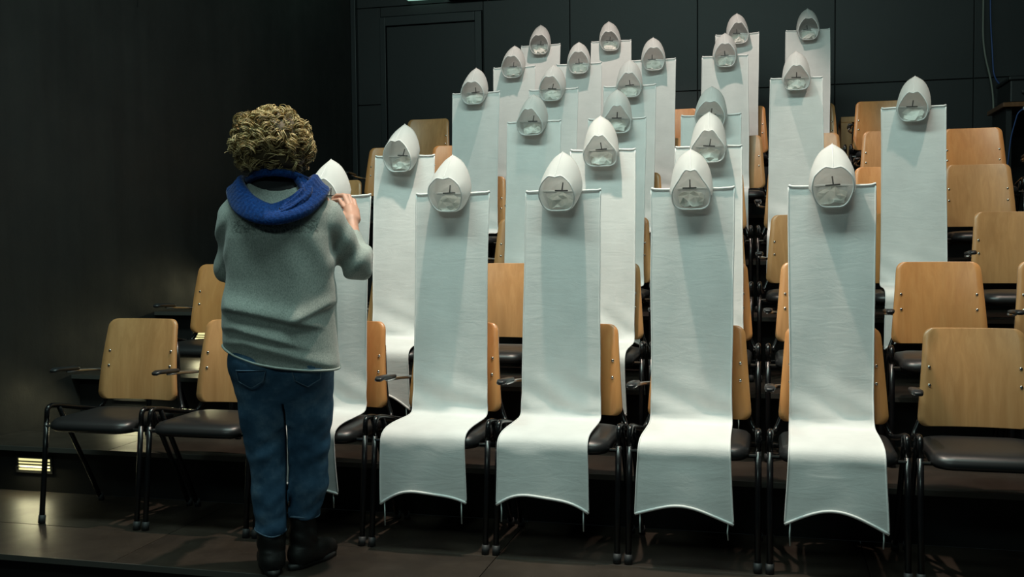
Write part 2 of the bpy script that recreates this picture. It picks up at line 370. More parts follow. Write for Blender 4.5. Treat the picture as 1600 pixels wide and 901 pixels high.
for i in range(2):
    for k in range(8): F.append((i*8+k, i*8+(k+1) % 8, (i+1)*8+(k+1) % 8, (i+1)*8+k))
F.append(tuple(16+k for k in range(8)))
ME['screw'] = mesh('screw', V, F); ME['screw'].materials.append(MAT['screw'])

ORANGE = {(1, 3), (1, 4), (1, 5), (1, 6), (1, 7), (2, 1), (2, 8), (5, 1), (5, 2), (5, 9), (6, 8), (6, 5), (3, 8), (4, 8), (6, 6), (2, 6)}
STRIPS = {  # row -> [(column, X of the strip's middle, hood: yaw, lean, top narrowness, shape)]
 1: [(3, 1.268, -8, -.030, .9), (4, 1.811, -4, -.004, .95), (5, 2.295, -6, -.004, .85), (6, 2.831, 2, -.006, .62), (7, 3.372, 0, .002, .95)],
 2: [(3, 1.292, -6, -.004, .8), (5, 2.331, 2, -.012, .62), (6, 2.846, 2, .004, .62)],
 3: [(4, 1.80, -4, -.004, .7), (5, 2.285, 8, .004, .6), (6, 2.812, 0, .004, .8), (8, 3.87, -10, .006, .75)],
 4: [(3, 1.209, 0, 0, .85), (4, 1.742, -3, 0, .8), (5, 2.246, 5, 0, .7), (7, 3.286, 0, 0, .66)],
 5: [(3, 1.278, 0, 0, .8), (4, 1.767, 8, 0, .8), (5, 2.31, 8, 0, .8), (6, 2.816, 3, 0, .8)],
 6: [(3, 1.292, 4, 0, .85), (4, 1.876, 4, -.02, .8), (6, 2.872, 8, 0, .7), (7, 3.403, 2, 0, .8)]}
def make_chair(row, c):
    j = row-1
    ch = empty('auditorium_chair', (RX[j]+(c-.5)*PW, RY[j], RZ[j]))
    wd = 'beech_orange' if (row, c) in ORANGE else 'beech_pale'
    has = any(s[0] == c for s in STRIPS[row])
    tint = 'orange beech' if wd == 'beech_orange' else 'pale beech'
    if row == 1 and c == 3: st = 'chair holding the cloth being adjusted'
    else: st = 'chair under a hooded cloth' if has else 'empty chair'
    tag(ch, f'{tint} {st}, {ROWN[j]}, {ORD[c-1]} from the left wall', 'chair', 'auditorium chairs on the tiers')
    obj('seat', ME['seat'], None, ch)
    bk = obj('backrest', ME[wd], None, ch)
    for sx_ in (-1, 1):
        for z in (.655, .724):
            t_ = (z-BZ0)/(BZ1-BZ0); w_ = .210-.030*t_; p = back_pt(sx_*.163/w_, t_, -.0003)
            obj('screw', ME['screw'], None, bk, p)
    for sd in 'lr':
        fl_ = obj('leg', ME['front_leg'+sd], None, ch); obj('foot', ME['foot'+sd], None, fl_)
        rl_ = obj('leg', ME['rear_leg'+sd], None, ch); obj('foot', ME['rfoot'+sd], None, rl_)
        obj('side_rail', ME['rail'+sd], None, ch)
        obj('coupling_clip', ME['clip'+sd], None, ch)
    obj('cross_bar', ME['cross_bar'], None, ch); obj('cross_bar', ME['cross_bar2'], None, ch); obj('seat_plate', ME['plate'], None, ch)
    a = obj('armrest', ME['arm'], None, ch); obj('arm_bracket', ME['bracket'], None, a)
    return ch
for row in range(1, 7):
    last = {1: 8, 2: 9, 3: 9, 4: 10, 5: 10, 6: 8}[row]
    for c in range(1, last+1):
        if (row, c) in ((3, 1), (3, 2), (4, 2), (6, 2)): continue      # wholly out of sight
        make_chair(row, c)

# ------------------------------------------------------------------ hooded cloths
def vnoise(rng_, n=5):
    W = [(rng_.uniform(-1, 1), rng_.uniform(-1, 1), rng_.uniform(0, 6.28)) for _ in range(n)]
    return lambda x, y: sum(math.sin(a*x+b_*y+p) for a, b_, p in W)/n
def build_strip(row, c, X, hyaw, lean, topn, label):
    rg = random.Random(row*100+c*7); j = row-1
    root = empty('hooded_cloth', (X, RY[j], RZ[j])); tag(root, label, 'hooded cloth', 'hooded cloths seated on the chairs')
    hwT = .162+rg.uniform(-.003, .003); hwB = .178+rg.uniform(-.004, .004)
    n1 = vnoise(rg); n2 = vnoise(rg); ph = rg.uniform(0, 6)
    prof = [(.414-.076*t_-.006*math.sin(PI*t_), 1.43-.905*t_) for t_ in [k/44 for k in range(45)]]
    prof += [(.333, .508), (.324, .497), (.305, .490), (.26, .487), (.21, .487), (.16, .4865), (.11, .486), (.07, .484), (.032, .480), (.006, .473), (-.012, .463), (-.023, .448), (-.027, .425)]
    fl0 = len(prof)-1
    zb = .200+rg.uniform(-.012, .010); tiltb = rg.uniform(-.012, .012); arch = rg.uniform(.040, .062)
    nf = 16; prof += [(-.027-.002*k/nf, None) for k in range(1, nf+1)]
    N = len(prof); W = 24; V = []
    ew = [rg.uniform(-1, 1) for _ in range(2*N)]
    for i, (y, z) in enumerate(prof):
        q = i/(N-1); hw = hwT+(hwB-hwT)*max(0, (q-.55)/.45)+.004*math.sin(5*q+ph)
        for k in range(W+1):
            s = -1+2*k/W
            zz = z; yy = y
            if z is None:
                f_ = (i-fl0)/nf; zend = zb+tiltb*s+arch*(1-abs(s)**2.2)+.006*math.sin(4*s+ph)
                zz = .425+(zend-.425)*f_; yy = y-.010*f_*(1-s*s)+.004*n1(6*s, 5*f_)
            elif i < 45:
                up_ = i/44
                yy += .005*n1(8*s, 9*z)+.004*n2(3*s, 3*z)
                cr = max(0, (up_-.80)/.2)           # creases gathering above the seat
                yy += cr*.008*math.sin(44*zz+3*s+ph+2*n1(3*s, 4*zz))*(1-.3*s*s)
                yy = min(yy, .352+.075*max(0, (zz-.5)/.93))if zz < .9 else yy
            else:
                zz += .0025*n2(9*s, 20*y)
            e = .0018*n2(4*s, 30*q)
            V.append((hw*s+e, yy, zz))
    F = []
    for i in range(N-1):
        for k in range(W): a = i*(W+1)+k; F.append((a, a+1, a+W+2, a+W+1))
    pn_ = obj('cloth_panel', mesh('cloth_panel', V, F), 'white_cloth', root)
    row_ = lambda i: [V[i*(W+1)+k] for k in range(W+1)]
    tp = [(p[0], p[1], p[2]+.002+.0018*math.sin(31*p[0]+ph)) for p in row_(0)]; tp[0] = (tp[0][0], tp[0][1], tp[0][2]+.004); tp[-1] = (tp[-1][0]+.002, tp[-1][1], tp[-1][2]+.004)
    obj('top_hem', tube('top_hem', tp, [.0048+.0010*rg.random() for _ in tp], 8), 'hem_cloth', root)
    obj('bottom_hem', tube('bottom_hem', row_(N-1), [.0054]*(W+1), 8), 'hem_cloth', root)
    for k in (0, W): obj('side_piping', tube('side_piping', [V[i*(W+1)+k] for i in range(N)], .0030, 6), 'hem_cloth', root)
    for k, dx in ((1, .004), (W-1, -.004)):
        p = V[(N-1)*(W+1)+k]; ln = rg.uniform(.06, .10)
        if row > 2: continue
        obj('drawstring', tube('drawstring', [(p[0]+dx, p[1], p[2]), (p[0]+dx+rg.uniform(-.002, .002), p[1], p[2]-ln*.5), (p[0]+dx, p[1]+.002, p[2]-ln)], .0026, 6), 'string', root)
    # pole that carries the cloth
    obj('support_pole', tube('support_pole', [(0, .470, .50), (0, .452, .9), (0, .428, 1.425)], .006, 8), 'hook_metal', root)
    # hood
    hd = bpy.data.objects.new('hood', None)
    sw = .5+.5*rg.random()
    cy = .412; cz = 1.43; Rz = math.radians(hyaw)
    def xf(p):
        x, y, z = p; ca, sa = math.cos(Rz), math.sin(Rz)
        hgt_ = max(0, z+.08)/.25
        return (x*ca-y*sa+lean*hgt_, cy+x*sa+y*ca, cz+z)
    n3 = vnoise(rg); nth = 40
    rw = .078+rg.uniform(-.004, .003); rtop = .072+rg.uniform(-.008, .008); rbot = -.078+rg.uniform(-.006, .004); apex = .160+rg.uniform(-.005, .005)
    bw = .060+(1-topn)*.035
    def rim(th):
        s, c_ = math.sin(th), math.cos(th)            # th 0 = top
        z = (rtop+rbot)/2+(rtop-rbot)/2*math.copysign(abs(c_)**.9, c_)
        v_ = (z-rbot)/(rtop-rbot)                      # 0 bottom .. 1 top
        wd_ = rw*np.interp(v_, [0, .12, .45, .75, 1], [.74+(1-topn)*.8, .84+(1-topn)*.65, 1, .97*topn+.03, .72*topn])
        x = wd_*math.copysign(abs(s)**(.62 if c_ > 0 else .40), s)
        y = -.058-.042*v_-.010*math.sin(PI*v_)+.005*n3(3*s, 3*c_)
        q_ = min(abs(th), abs(2*PI-th)); z -= .010*math.exp(-(q_/.20)**2)
        return Vector((x, y, z))
    def sil(th):
        s, c_ = math.sin(th), math.cos(th); q_ = min(abs(th), abs(2*PI-th))
        if c_ >= 0:
            z = apex*abs(c_)**.90+.008*math.exp(-(q_/.15)**2)
            x = .084*math.copysign(abs(s)**1.0, s)
        else:
            z = -.074*abs(c_)**.9; x = .084*math.copysign((1-.28*abs(c_))*abs(s)**.5, s)
        y = .018*max(0, min(1, z/.03)) - .010*(1 if z < 0 else 0)
        return Vector((x, y, z))
    HV = []; HF = []; ns = 9
    for i in range(ns+1):
        f_ = i/ns
        for k in range(nth):
            th = 2*PI*k/nth; a = rim(th); b_ = sil(th)
            p = a.lerp(b_, f_); out = Vector((p.x, 0, p.z-.03)); out = out.normalized() if out.length > 1e-4 else Vector((0, 0, 0))
            p += out*(.008*math.sin(PI*f_)*(1 if p.z > -.02 else .3)); p += out*(.0022*n3(7*f_+2*math.sin(th)*3, 5*math.cos(th)))*math.sin(PI*min(1, f_+.1))
            if (k <= 1 or k == nth-1): p.z -= .0022*math.sin(PI*f_)*(1 if k == 0 else 0)
            HV.append(xf(p))
    # back of the hood
    nb = 4
    for i in range(1, nb):
        f_ = i/nb
        for k in range(nth):
            b_ = sil(2*PI*k/nth); ctr = Vector((0, .022, .055)); p = b_.lerp(ctr, f_)
            p.y = b_.y+(.040-b_.y)*math.sin(f_*PI/2) if b_.z > 0 else b_.y+(.030-b_.y)*f_
            HV.append(xf(p))
    HV.append(xf((0, .042, .055)))
    for i in range(ns+nb-1):
        for k in range(nth): HF.append((i*nth+k, i*nth+(k+1) % nth, (i+1)*nth+(k+1) % nth, (i+1)*nth+k))
    for k in range(nth): HF.append(((ns+nb-1)*nth+k, (ns+nb-1)*nth+(k+1) % nth, (ns+nb)*nth))
    hd = obj('hood', mesh('hood', HV, HF), 'hood_cloth', root)
    obj('hood_rim', tube('hood_rim', [xf(rim(2*PI*k/nth)) for k in range(nth)], .0031, 7, True), 'hem_cloth', hd)
    # seam over the crown
    sm = []
    for i in range(ns+1): q = Vector(HV[i*nth]); sm.append((q.x, q.y, q.z+.0012))
    obj('crown_seam', tube('crown_seam', sm, .0014, 5), 'hem_cloth', hd)
    # hook with its crossbar
    g_ = G(); tl = rg.uniform(-.12, .12); a0 = rg.uniform(-.012, .006)
    g_.add(*tubeg([xf((a0-.028, -.018, .004-tl*.02)), xf((a0+.028, -.018, .004+tl*.02))], .0030, 6)); g_.add(*tubeg([xf((a0+.002, -.017, .004)), xf((a0+.002-tl*.05, -.006, .038))], .0028, 6))
    obj('hook', g_.mesh('hook'), 'hook_metal', root)
    # crumpled cloth below the hook
    CV = []; CF = []; nu, nv = 5, 4
    for i in range(nv+1):
        for k in range(nu+1):
            u = -1+2*k/nu; v_ = i/nv; tw = rw*.80*(1-.22*v_)
            CV.append(xf((u*tw*(.92 if i else .7)+rg.uniform(-.004, .004), -.012-.046*min(1, v_*1.15)*(1-.35*u*u)+rg.uniform(-.012, .012), -.002-.068*v_+rg.uniform(-.005, .005)-.012*abs(u)*(1-v_))))
    for i in range(nv):
        for k in range(nu):
            a = i*(nu+1)+k
            if (i+k) % 2: CF += [(a, a+1, a+nu+2), (a, a+nu+2, a+nu+1)]
            else: CF += [(a, a+1, a+nu+1), (a+1, a+nu+2, a+nu+1)]
    fc = obj('crumpled_cloth', mesh('crumpled_cloth', CV, CF, False), 'cream_cloth', root)
    md = fc.modifiers.new('thick', 'SOLIDIFY'); md.thickness = .0015
for row, lst in STRIPS.items():
    for (c, X, hy, ln, tn) in lst:
        if (row, c) == (1, 3): lab = 'white hooded cloth that the person is adjusting, front row'
        else: lab = f'tall white hooded cloth on the {ROWN[row-1]} chair {ORD[c-1]} from the left wall'
        build_strip(row, c, X, hy, ln, tn, lab)

# ------------------------------------------------------------------ things at the back
s = obj('exit_sign', box('exit_sign', -.172, .178, YB-.09, YB-.03, 3.472, 3.62, .004), 'sign_green'); tag(s, 'pale green lit sign above the door in the back wall', 'sign')
t = empty('wooden_table', (3.86, 4.98, RZ[5])); tag(t, 'small plain wooden table behind the back row, next to its end chair', 'table')
obj('table_top', box('table_top', -.19, .25, -.2, .2, .745, .79, .004), 'beech_pale', t)
for sx_ in (-.19, .21):
    for sy_ in (-.2, .15): obj('leg', box('leg', sx_, sx_+(.085 if sx_ < 0 else .04), sy_, sy_+.045, 0, .745, .003), 'beech_pale', t)
t = empty('equipment_desk', (5.25, 4.85, RZ[5])); tag(t, 'dark wooden equipment desk in the corner right of the back row', 'desk')
obj('desk_top', box('desk_top', -.43, .8, -.25, .35, .80, .835, .004), 'shelf_wood', t)
for a in ((-.40, -.36, -.2, .3), (.7, .74, -.2, .3)): obj('side_panel', box('side_panel', *a, 0, .80), 'equipment', t)
q = empty('sound_mixer', (5.25, 4.85, RZ[5]+.836)); tag(q, 'black equipment case on the desk at the right edge', 'equipment')
obj('case', box('case', -.37, .45, -.18, .28, 0, .17, .012), 'equipment', q); obj('lid', box('lid', -.38, .46, -.19, .29, .17, .20, .008), 'equipment', q)
for k in range(4): obj('knob', tube('knob', [(-.28+.09*k, -.181, .08), (-.28+.09*k, -.20, .08)], .014, 10), 'plug_grey' if k == 9 else 'rubber', q)
p = empty('power_plug', (4.975, 4.57, 2.17)); tag(p, 'pale grey plug hanging under the desk edge', 'plug')
obj('plug_body', box('plug_body', -.025, .025, -.012, .012, -.012, .012, .004), 'plug_grey', p)
obj('plug_lead', tube('plug_lead', fillet([(-.02, 0, 0), (-.06, 0, -.03), (-.10, .02, -.20), (-.13, .02, -.5), (-.12, .05, -.75)], .05), .005, 6), 'cable_blue', p)
c_ = obj('hanging_cable', tube('hanging_cable', fillet([(4.80, 5.30, 4.4), (4.80, 5.30, 3.1), (4.80, 5.30, 2.75), (4.88, 5.28, 2.42), (4.885, 5.26, 1.9), (4.87, 5.26, 1.395)], .2), .008, 8), 'cable_grey'); tag(c_, 'grey green cable hanging down the back wall', 'cable')
c_ = obj('hanging_cable', tube('hanging_cable', fillet([(4.84, 5.28, 4.4), (4.85, 5.28, 3.0), (4.87, 5.22, 2.5), (4.92, 5.12, 2.40), (5.02, 5.03, 2.42)], .12), .006, 8), 'cable_blue'); tag(c_, 'thin blue cable running down to the equipment case', 'cable')

# ------------------------------------------------------------------ person (distance field surfaces)
class Field:
    def __init__(s, lo, hi, h):
        s.lo = np.array(lo, float); s.h = h; s.n = np.ceil((np.array(hi)-s.lo)/h).astype(int)+1; s.F = np.full(s.n, 1.0, np.float32)
    def blk(s, lo, hi):
        a = np.clip(np.floor((np.array(lo)-s.lo)/s.h).astype(int), 0, s.n); b_ = np.clip(np.ceil((np.array(hi)-s.lo)/s.h).astype(int)+1, 0, s.n)
        g = [s.lo[i]+s.h*np.arange(a[i], b_[i]) for i in range(3)]
        return tuple(slice(a[i], b_[i]) for i in range(3)), np.meshgrid(*g, indexing='ij')
    def put(s, sl, d, k):
        A = s.F[sl]; m_ = np.minimum(A, d)
        if k > 0: m_ = m_-np.maximum(k-np.abs(A-d), 0)**2/(4*k)
        s.F[sl] = m_
    def cap(s, a, b_, ra, rb, k=.02):
        a = np.array(a, float); b_ = np.array(b_, float); R = max(ra, rb)+k+.02
        sl, (X, Y, Z) = s.blk(np.minimum(a, b_)-R, np.maximum(a, b_)+R); ab = b_-a; L = max(ab@ab, 1e-9)
        t = np.clip(((X-a[0])*ab[0]+(Y-a[1])*ab[1]+(Z-a[2])*ab[2])/L, 0, 1)
        d = np.sqrt((X-a[0]-t*ab[0])**2+(Y-a[1]-t*ab[1])**2+(Z-a[2]-t*ab[2])**2)-(ra+(rb-ra)*t); s.put(sl, d, k)
    def chain(s, P, R, k=.02):
        for i in range(len(P)-1): s.cap(P[i], P[i+1], R[i], R[i+1], k)
    def ell(s, c, r, k=.02):
        c = np.array(c, float); r = np.array(r, float); sl, (X, Y, Z) = s.blk(c-r-k-.02, c+r+k+.02)
        q = np.sqrt(((X-c[0])/r[0])**2+((Y-c[1])/r[1])**2+((Z-c[2])/r[2])**2); s.put(sl, (q-1)*min(r), k)
    def slab(s, T, k=.02, p=2.4):
        T = np.array(T, float); mx_ = T[:, 3].max()+.06; sl, (X, Y, Z) = s.blk((T[:, 1].min()-mx_, T[:, 2].min()-mx_, T[0, 0]-.05), (T[:, 1].max()+mx_, T[:, 2].max()+mx_, T[-1, 0]+.05))
        f_ = [np.interp(Z, T[:, 0], T[:, i]) for i in range(1, 5)]
        q = (np.abs((X-f_[0])/f_[2])**p+np.abs((Y-f_[1])/f_[3])**p)**(1/p)
        d = (q-1)*np.minimum(f_[2], f_[3]); d = np.maximum(d, np.maximum(T[0, 0]-Z, Z-T[-1, 0])); s.put(sl, d, k)
    def grid(s): return np.meshgrid(*[s.lo[i]+s.h*np.arange(s.n[i]) for i in range(3)], indexing='ij')
    def mesh(s, name):
        F = s.F; I = F < 0; nx, ny, nz = F.shape
        S = lambda A, d: A[d[0]:nx-1+d[0], d[1]:ny-1+d[1], d[2]:nz-1+d[2]]
        cs = [(i, j_, k) for i in (0, 1) for j_ in (0, 1) for k in (0, 1)]
        cnt = sum(S(I, c).astype(np.int8) for c in cs); mixed = (cnt > 0) & (cnt < 8); idx = np.full(mixed.shape, -1, np.int64); idx[mixed] = np.arange(mixed.sum())
        base = np.argwhere(mixed); acc = np.zeros((len(base), 3)); num = np.zeros(len(base))
        for a in cs:
            for ax_ in range(3):
                if a[ax_]: continue
                b_ = list(a); b_[ax_] = 1
                fa = S(F, a)[mixed].astype(float); fb = S(F, b_)[mixed].astype(float); cr = (fa < 0) != (fb < 0)
                t = np.where(cr, fa/np.where(cr, fa-fb, 1), 0); pt = np.tile(np.array(a, float), (len(base), 1)); pt[:, ax_] += t
                acc[cr] += pt[cr]; num += cr
        V = (base+acc/np.maximum(num, 1)[:, None])*s.h+s.lo; Q = []
        for ax_ in range(3):
            u, v_ = [(1, 2), (2, 0), (0, 1)][ax_]; sh = [slice(None)]*3; sh2 = [slice(None)]*3; sh[ax_] = slice(0, -1); sh2[ax_] = slice(1, None)
            A = I[tuple(sh)]; B = I[tuple(sh2)]
            for fl_, cr in ((0, A & ~B), (1, ~A & B)):
                P = np.argwhere(cr); P = P[(P[:, u] > 0) & (P[:, v_] > 0) & (P[:, u] < F.shape[u]-1) & (P[:, v_] < F.shape[v_]-1)]
                if not len(P): continue
                def cell(du, dv):
                    q = P.copy(); q[:, u] -= du; q[:, v_] -= dv; return idx[q[:, 0], q[:, 1], q[:, 2]]
                q4 = np.stack([cell(1, 1), cell(0, 1), cell(0, 0), cell(1, 0)], 1); Q.append(q4 if fl_ == 0 else q4[:, ::-1])
        Q = np.concatenate(Q); Q = Q[(Q >= 0).all(1)]
        me = bpy.data.meshes.new(name); me.from_pydata(V.tolist(), [], Q.tolist()); me.update(); me.polygons.foreach_set('use_smooth', [True]*len(me.polygons)); return me
PA = math.radians(22)
per = empty('person', (1.385, -.36, 0), PA); tag(per, 'person seen from behind in grey sweater, blue scarf and jeans, adjusting a hood', 'person')
# joints in the person's own frame (x right, y ahead, z up)
LSH, RSH = (-.140, .0, 1.365), (.145, .0, 1.36)
LEL, RELB = (-.192, .06, 1.145), (.285, .085, 1.135)
LWR, RWR = (-.12, .27, 1.20), (.262, .325, 1.262)
LHIP, RHIP = (-.085, 0, .86), (.09, 0, .86); LKN, RKN = (-.060, .0, .46), (.088, .03, .47); LAN, RAN = (-.050, .0, .09), (.060, .055, .09)
B = Field((-.36, -.2, 0), (.40, .62, 1.75), .0045)
B.slab([(.80, 0, 0, .155, .10), (.95, 0, 0, .135, .09), (1.1, 0, 0, .125, .085), (1.25, 0, 0, .15, .095), (1.36, 0, 0, .14, .08), (1.42, 0, .0, .07, .06)], .03)
B.ell((0, -.005, .85), (.165, .11, .12), .04)
for a, b_, c3 in ((LHIP, LKN, LAN), (RHIP, RKN, RAN)): B.chain([a, b_, c3], [.072, .050, .034], .03)
for a, b_, c3 in ((LSH, LEL, LWR), (RSH, RELB, RWR)): B.chain([a, b_, c3], [.048, .038, .026], .03)
for (x, y, sg) in ((LAN[0], LAN[1], -1), (RAN[0], RAN[1], 1)): B.chain([(x, y-.03, .03), (x+.02*sg, y+.12, .025)], [.018, .014], .02)
B.cap((0, -.005, 1.36), (-.01, .01, 1.52), .058, .055, .03)              # neck
B.ell((-.012, .012, 1.607), (.072, .090, .098), .03); B.ell((-.012, .05, 1.555), (.052, .05, .055), .03)    # skull and jaw
B.cap((-.012, .10, 1.615), (-.012, .118, 1.588), .009, .013, .012)       # nose
B.ell((-.012, .098, 1.560), (.024, .010, .006), .008); B.ell((-.012, .096, 1.547), (.020, .010, .007), .008)  # lips
B.ell((-.012, .088, 1.648), (.05, .018, .012), .015)                     # brow
for sx_ in (-1, 1): B.ell((-.012+.075*sx_, .008, 1.605), (.010, .018, .030), .010)     # ears
# right hand: palm, four bent fingers and thumb closing on the hood edge
palm = [(.262, .335, 1.272), (.255, .385, 1.318), (.248, .435, 1.362)]
B.chain(palm, [.024, .027, .026], .012); B.chain([(.275, .39, 1.322), (.270, .437, 1.358)], [.018, .018], .012)
FNG = [((.224, .452, 1.374), (.205, .486, 1.404), (.178, .506, 1.402), (.165, .512, 1.392)),
       ((.240, .456, 1.384), (.224, .495, 1.422), (.194, .517, 1.424), (.176, .522, 1.414)),
       ((.257, .452, 1.382), (.245, .490, 1.420), (.218, .515, 1.426), (.198, .522, 1.418)),
       ((.273, .446, 1.372), (.266, .477, 1.402), (.246, .502, 1.412), (.230, .510, 1.408))]
for i, f_ in enumerate(FNG):
    r = (.0092, .0095, .0090, .0080)[i]; B.chain(f_, [r*1.1, r, r*.9, r*.75], .004)
B.chain([(.240, .375, 1.318), (.210, .412, 1.345), (.186, .445, 1.372), (.172, .475, 1.385)], [.016, .0125, .0105, .008], .006)
# left hand
lp = [LWR, (-.095, .315, 1.225), (-.075, .355, 1.248)]; B.chain(lp, [.024, .027, .026], .012)
for i in range(4):
    x0 = -.098+.017*i; r = (.008, .009, .0095, .0092)[i]
    B.chain([(x0, .365, 1.250-.004*abs(i-2)), (x0+.012, .402, 1.268), (x0+.035, .425, 1.266), (x0+.047, .430, 1.256)], [r*1.1, r, r*.9, r*.75], .004)
B.chain([(-.075, .30, 1.232), (-.045, .335, 1.262), (-.035, .372, 1.282)], [.015, .012, .009], .006)
obj('body', B.mesh('body'), 'skin', per)
# jeans
J = Field((-.30, -.24, .09), (.30, .24, .97), .006)
J.slab([(.56, .01, 0, .085, .05), (.66, .005, -.005, .150, .095), (.76, .0, -.012, .182, .126), (.86, .0, -.01, .188, .128), (.95, .0, 0, .165, .11)], .03, 2.2)
J.chain([(-.088, 0, .78), (-.073, .0, .60), LKN, (-.050, .0, .30), (LAN[0]-.004, LAN[1], .10)], [.096, .086, .073, .066, .055], .02)
J.chain([(.092, 0, .78), (.094, .012, .60), RKN, (.086, .04, .32), (RAN[0], RAN[1], .16)], [.096, .088, .077, .069, .058], .02)
J.ell((-.085, -.07, .80), (.095, .075, .095), .03); J.ell((.088, -.07, .80), (.095, .075, .095), .03)
X, Y, Z = J.grid()
def wob(X, Y, Z, seed, fx, fz, n=5):
    r = np.random.RandomState(seed); out = 0
    for _ in range(n): out = out+np.sin(X*fx*r.uniform(-1, 1)+Y*fx*r.uniform(-1, 1)+Z*fz*r.uniform(.5, 1)*(1 if r.rand() > .5 else -1)+r.uniform(0, 6))
    return out/n
kn = np.exp(-((Z-.47)/.10)**2)+.8*np.exp(-((Z-.20)/.10)**2)+.5*np.exp(-((Z-.68)/.06)**2)
J.F += ((.004*wob(X, Y, Z, 3, 45, 40)+.0065*kn*wob(X, Y, Z, 5, 75, 105, 7))).astype(np.float32)
gapx = np.interp(Z, [.1, .25, .45, .6, .66], [.006, .007, .012, .010, .006])    # keep the legs apart
J.F = np.maximum(J.F, np.where(Z < .645, .0035-np.abs(X-gapx), -1)).astype(np.float32)
hz = np.where(X < gapx,   .152+.008*np.sin(X*40), .192+.004*np.sin(X*60)); J.F = np.maximum(J.F, (hz-Z)).astype(np.float32)
jn = obj('jeans', J.mesh('jeans'), 'denim', per)
for (cx_, cy_, z, r) in ((LAN[0]-.004, LAN[1], .157, .0565), (RAN[0]+.002, RAN[1]-.002, .199, .0605)):
    obj('turn_up', tube('turn_up', [(cx_+r*math.cos(a), cy_+r*math.sin(a), z+.010*math.sin(cx_*40+r*math.cos(a)*40)*(1 if cx_ < 0 else .4)) for a in [2*PI*k/28 for k in range(28)]], .0042, 6, True), 'denim_seam', jn)
for sx_ in (-1, 1):     # back pockets
    P = [(.045, .775), (.15, .775), (.145, .735), (.10, .708), (.055, .735)]; N_ = len(P); V = []
    for (x, z) in P: V.append((sx_*x, z))
    path = [(V[i % N_][0], V[i % N_][1]) for i in range(N_+1)]; out = []
    dep = bpy.data.objects['jeans'].data
    for i in range(N_):
        for k in range(6):
            t_ = k/6; out.append((path[i][0]*(1-t_)+path[i+1][0]*t_, path[i][1]*(1-t_)+path[i+1][1]*t_))
    vs = np.array([v.co for v in dep.vertices]); back = vs[vs[:, 1] < 0]
    pts = []
    for (x, z) in out:
        d2 = (back[:, 0]-x)**2+(back[:, 2]-z)**2; q = back[d2 < .0002]; yv = q[:, 1].min() if len(q) else -.13; pts.append((x, yv-.0005, z))
    obj('pocket_seam', tube('pocket_seam', pts, .0020, 5, True), 'denim_seam', jn)
# sweater
S_ = Field((-.36, -.26, .70), (.42, .36, 1.50), .006)
S_.slab([(.71, .012, 0, .208, .150), (.85, .0, 0, .206, .155), (.98, -.004, 0, .204, .150), (1.10, .0, 0, .198, .140), (1.25, .0, -.005, .196, .132), (1.34, .0, -.005, .186, .118), (1.41, .0, 0, .150, .095), (1.45, 0, .005, .10, .075), (1.48, 0, .01, .075, .07)], .04, 2.5)
S_.chain([(-.120, 0, 1.375), (-.158, .01, 1.32), (-.192, .06, 1.145), (-.155, .17, 1.17), LWR], [.055, .060, .052, .044, .036], .03)
S_.chain([(.120, 0, 1.37), (.180, .02, 1.30), (.278, .075, 1.145), (.285, .16, 1.165), (.268, .285, 1.238)], [.055, .064, .056, .052, .040], .03)
X, Y, Z = S_.grid()
def ridge(zf, amp, wu, wd):
    t = Z-zf; return amp*np.where(t > 0, np.exp(-(t/wu)**2), np.exp(-(t/wd)**2))
torso = np.clip((.215-np.abs(X))/.03, 0, 1)
fold = ridge(.975-.10*np.clip(X+.18, 0, .4)-.02*np.sin(7*X), .017, .045, .010)*np.clip((.17-X)/.10, 0, 1)
fold += ridge(.925-.28*np.clip(X+.16, 0, .28), .012, .035, .010)*np.clip((.13-X)/.12, 0, 1)
fold += ridge(.872-.30*np.clip(X+.12, 0, .3), .008, .03, .012)
fold += .7*ridge(.93+.45*np.clip(X-.02, 0, .2), .012, .03, .010)*np.clip((X-.02)/.06, 0, 1)
arm = np.clip((np.abs(X)-.17)/.05, 0, 1)
diag = .004*np.sin((X*.8+Z*.55)*62+3*np.sin(Z*9))*np.clip((X+.02)/.1, 0, 1)*np.exp(-((Z-1.15)/.15)**2)
rib = .006*np.sin((X*.9-Z*.42)*75+2*np.sin(Z*13+X*4))*arm*np.clip((Z-1.02)/.1, 0, 1)
S_.F -= ((fold*torso)+diag+rib+.0035*wob(X, Y, Z, 11, 22, 22)).astype(np.float32)
hem = np.interp(X, [-.22, -.16, -.08, 0, .10, .22], [.862, .826, .797, .780, .768, .762])+.02*np.clip(Y, 0, .2)/.2
S_.F = np.maximum(S_.F, hem-Z).astype(np.float32)
nk = np.sqrt((X/.112)**2+(Y/.16)**2+((Z-1.482)/.078)**2); S_.F = np.maximum(S_.F, (1-nk)*.075).astype(np.float32)
cuff = (X-.268)*(-.10)+(Y-.285)*.90+(Z-1.238)*.42; S_.F = np.maximum(S_.F, np.where(X > .2, cuff, -1)).astype(np.float32)
sw_ = obj('sweater', S_.mesh('sweater'), 'sweater_knit', per)
vs = np.array([v.co for v in sw_.data.vertices])
hp = []
for k in range(60):
    a = 2*PI*k/60; dx, dy = math.cos(a), math.sin(a)
    q = vs[(np.abs(vs[:, 2]-np.interp(vs[:, 0], [-.22, -.16, -.08, 0, .10, .22], [.862, .826, .797, .780, .768, .762])) < .030)]
    pr = q[:, 0]*dx+q[:, 1]*dy; side = np.abs(-q[:, 0]*dy+q[:, 1]*dx) < .02; qq = q[side & (pr > 0)]
    if not len(qq): continue
    b_ = qq[np.argmax(qq[:, 0]*dx+qq[:, 1]*dy)]; x, y = b_[0], b_[1]
    z = np.interp(x, [-.22, -.16, -.08, 0, .10, .22], [.862, .826, .797, .780, .768, .762])+.02*min(max(y, 0), .2)/.2; hp.append((x, y, z+.002))
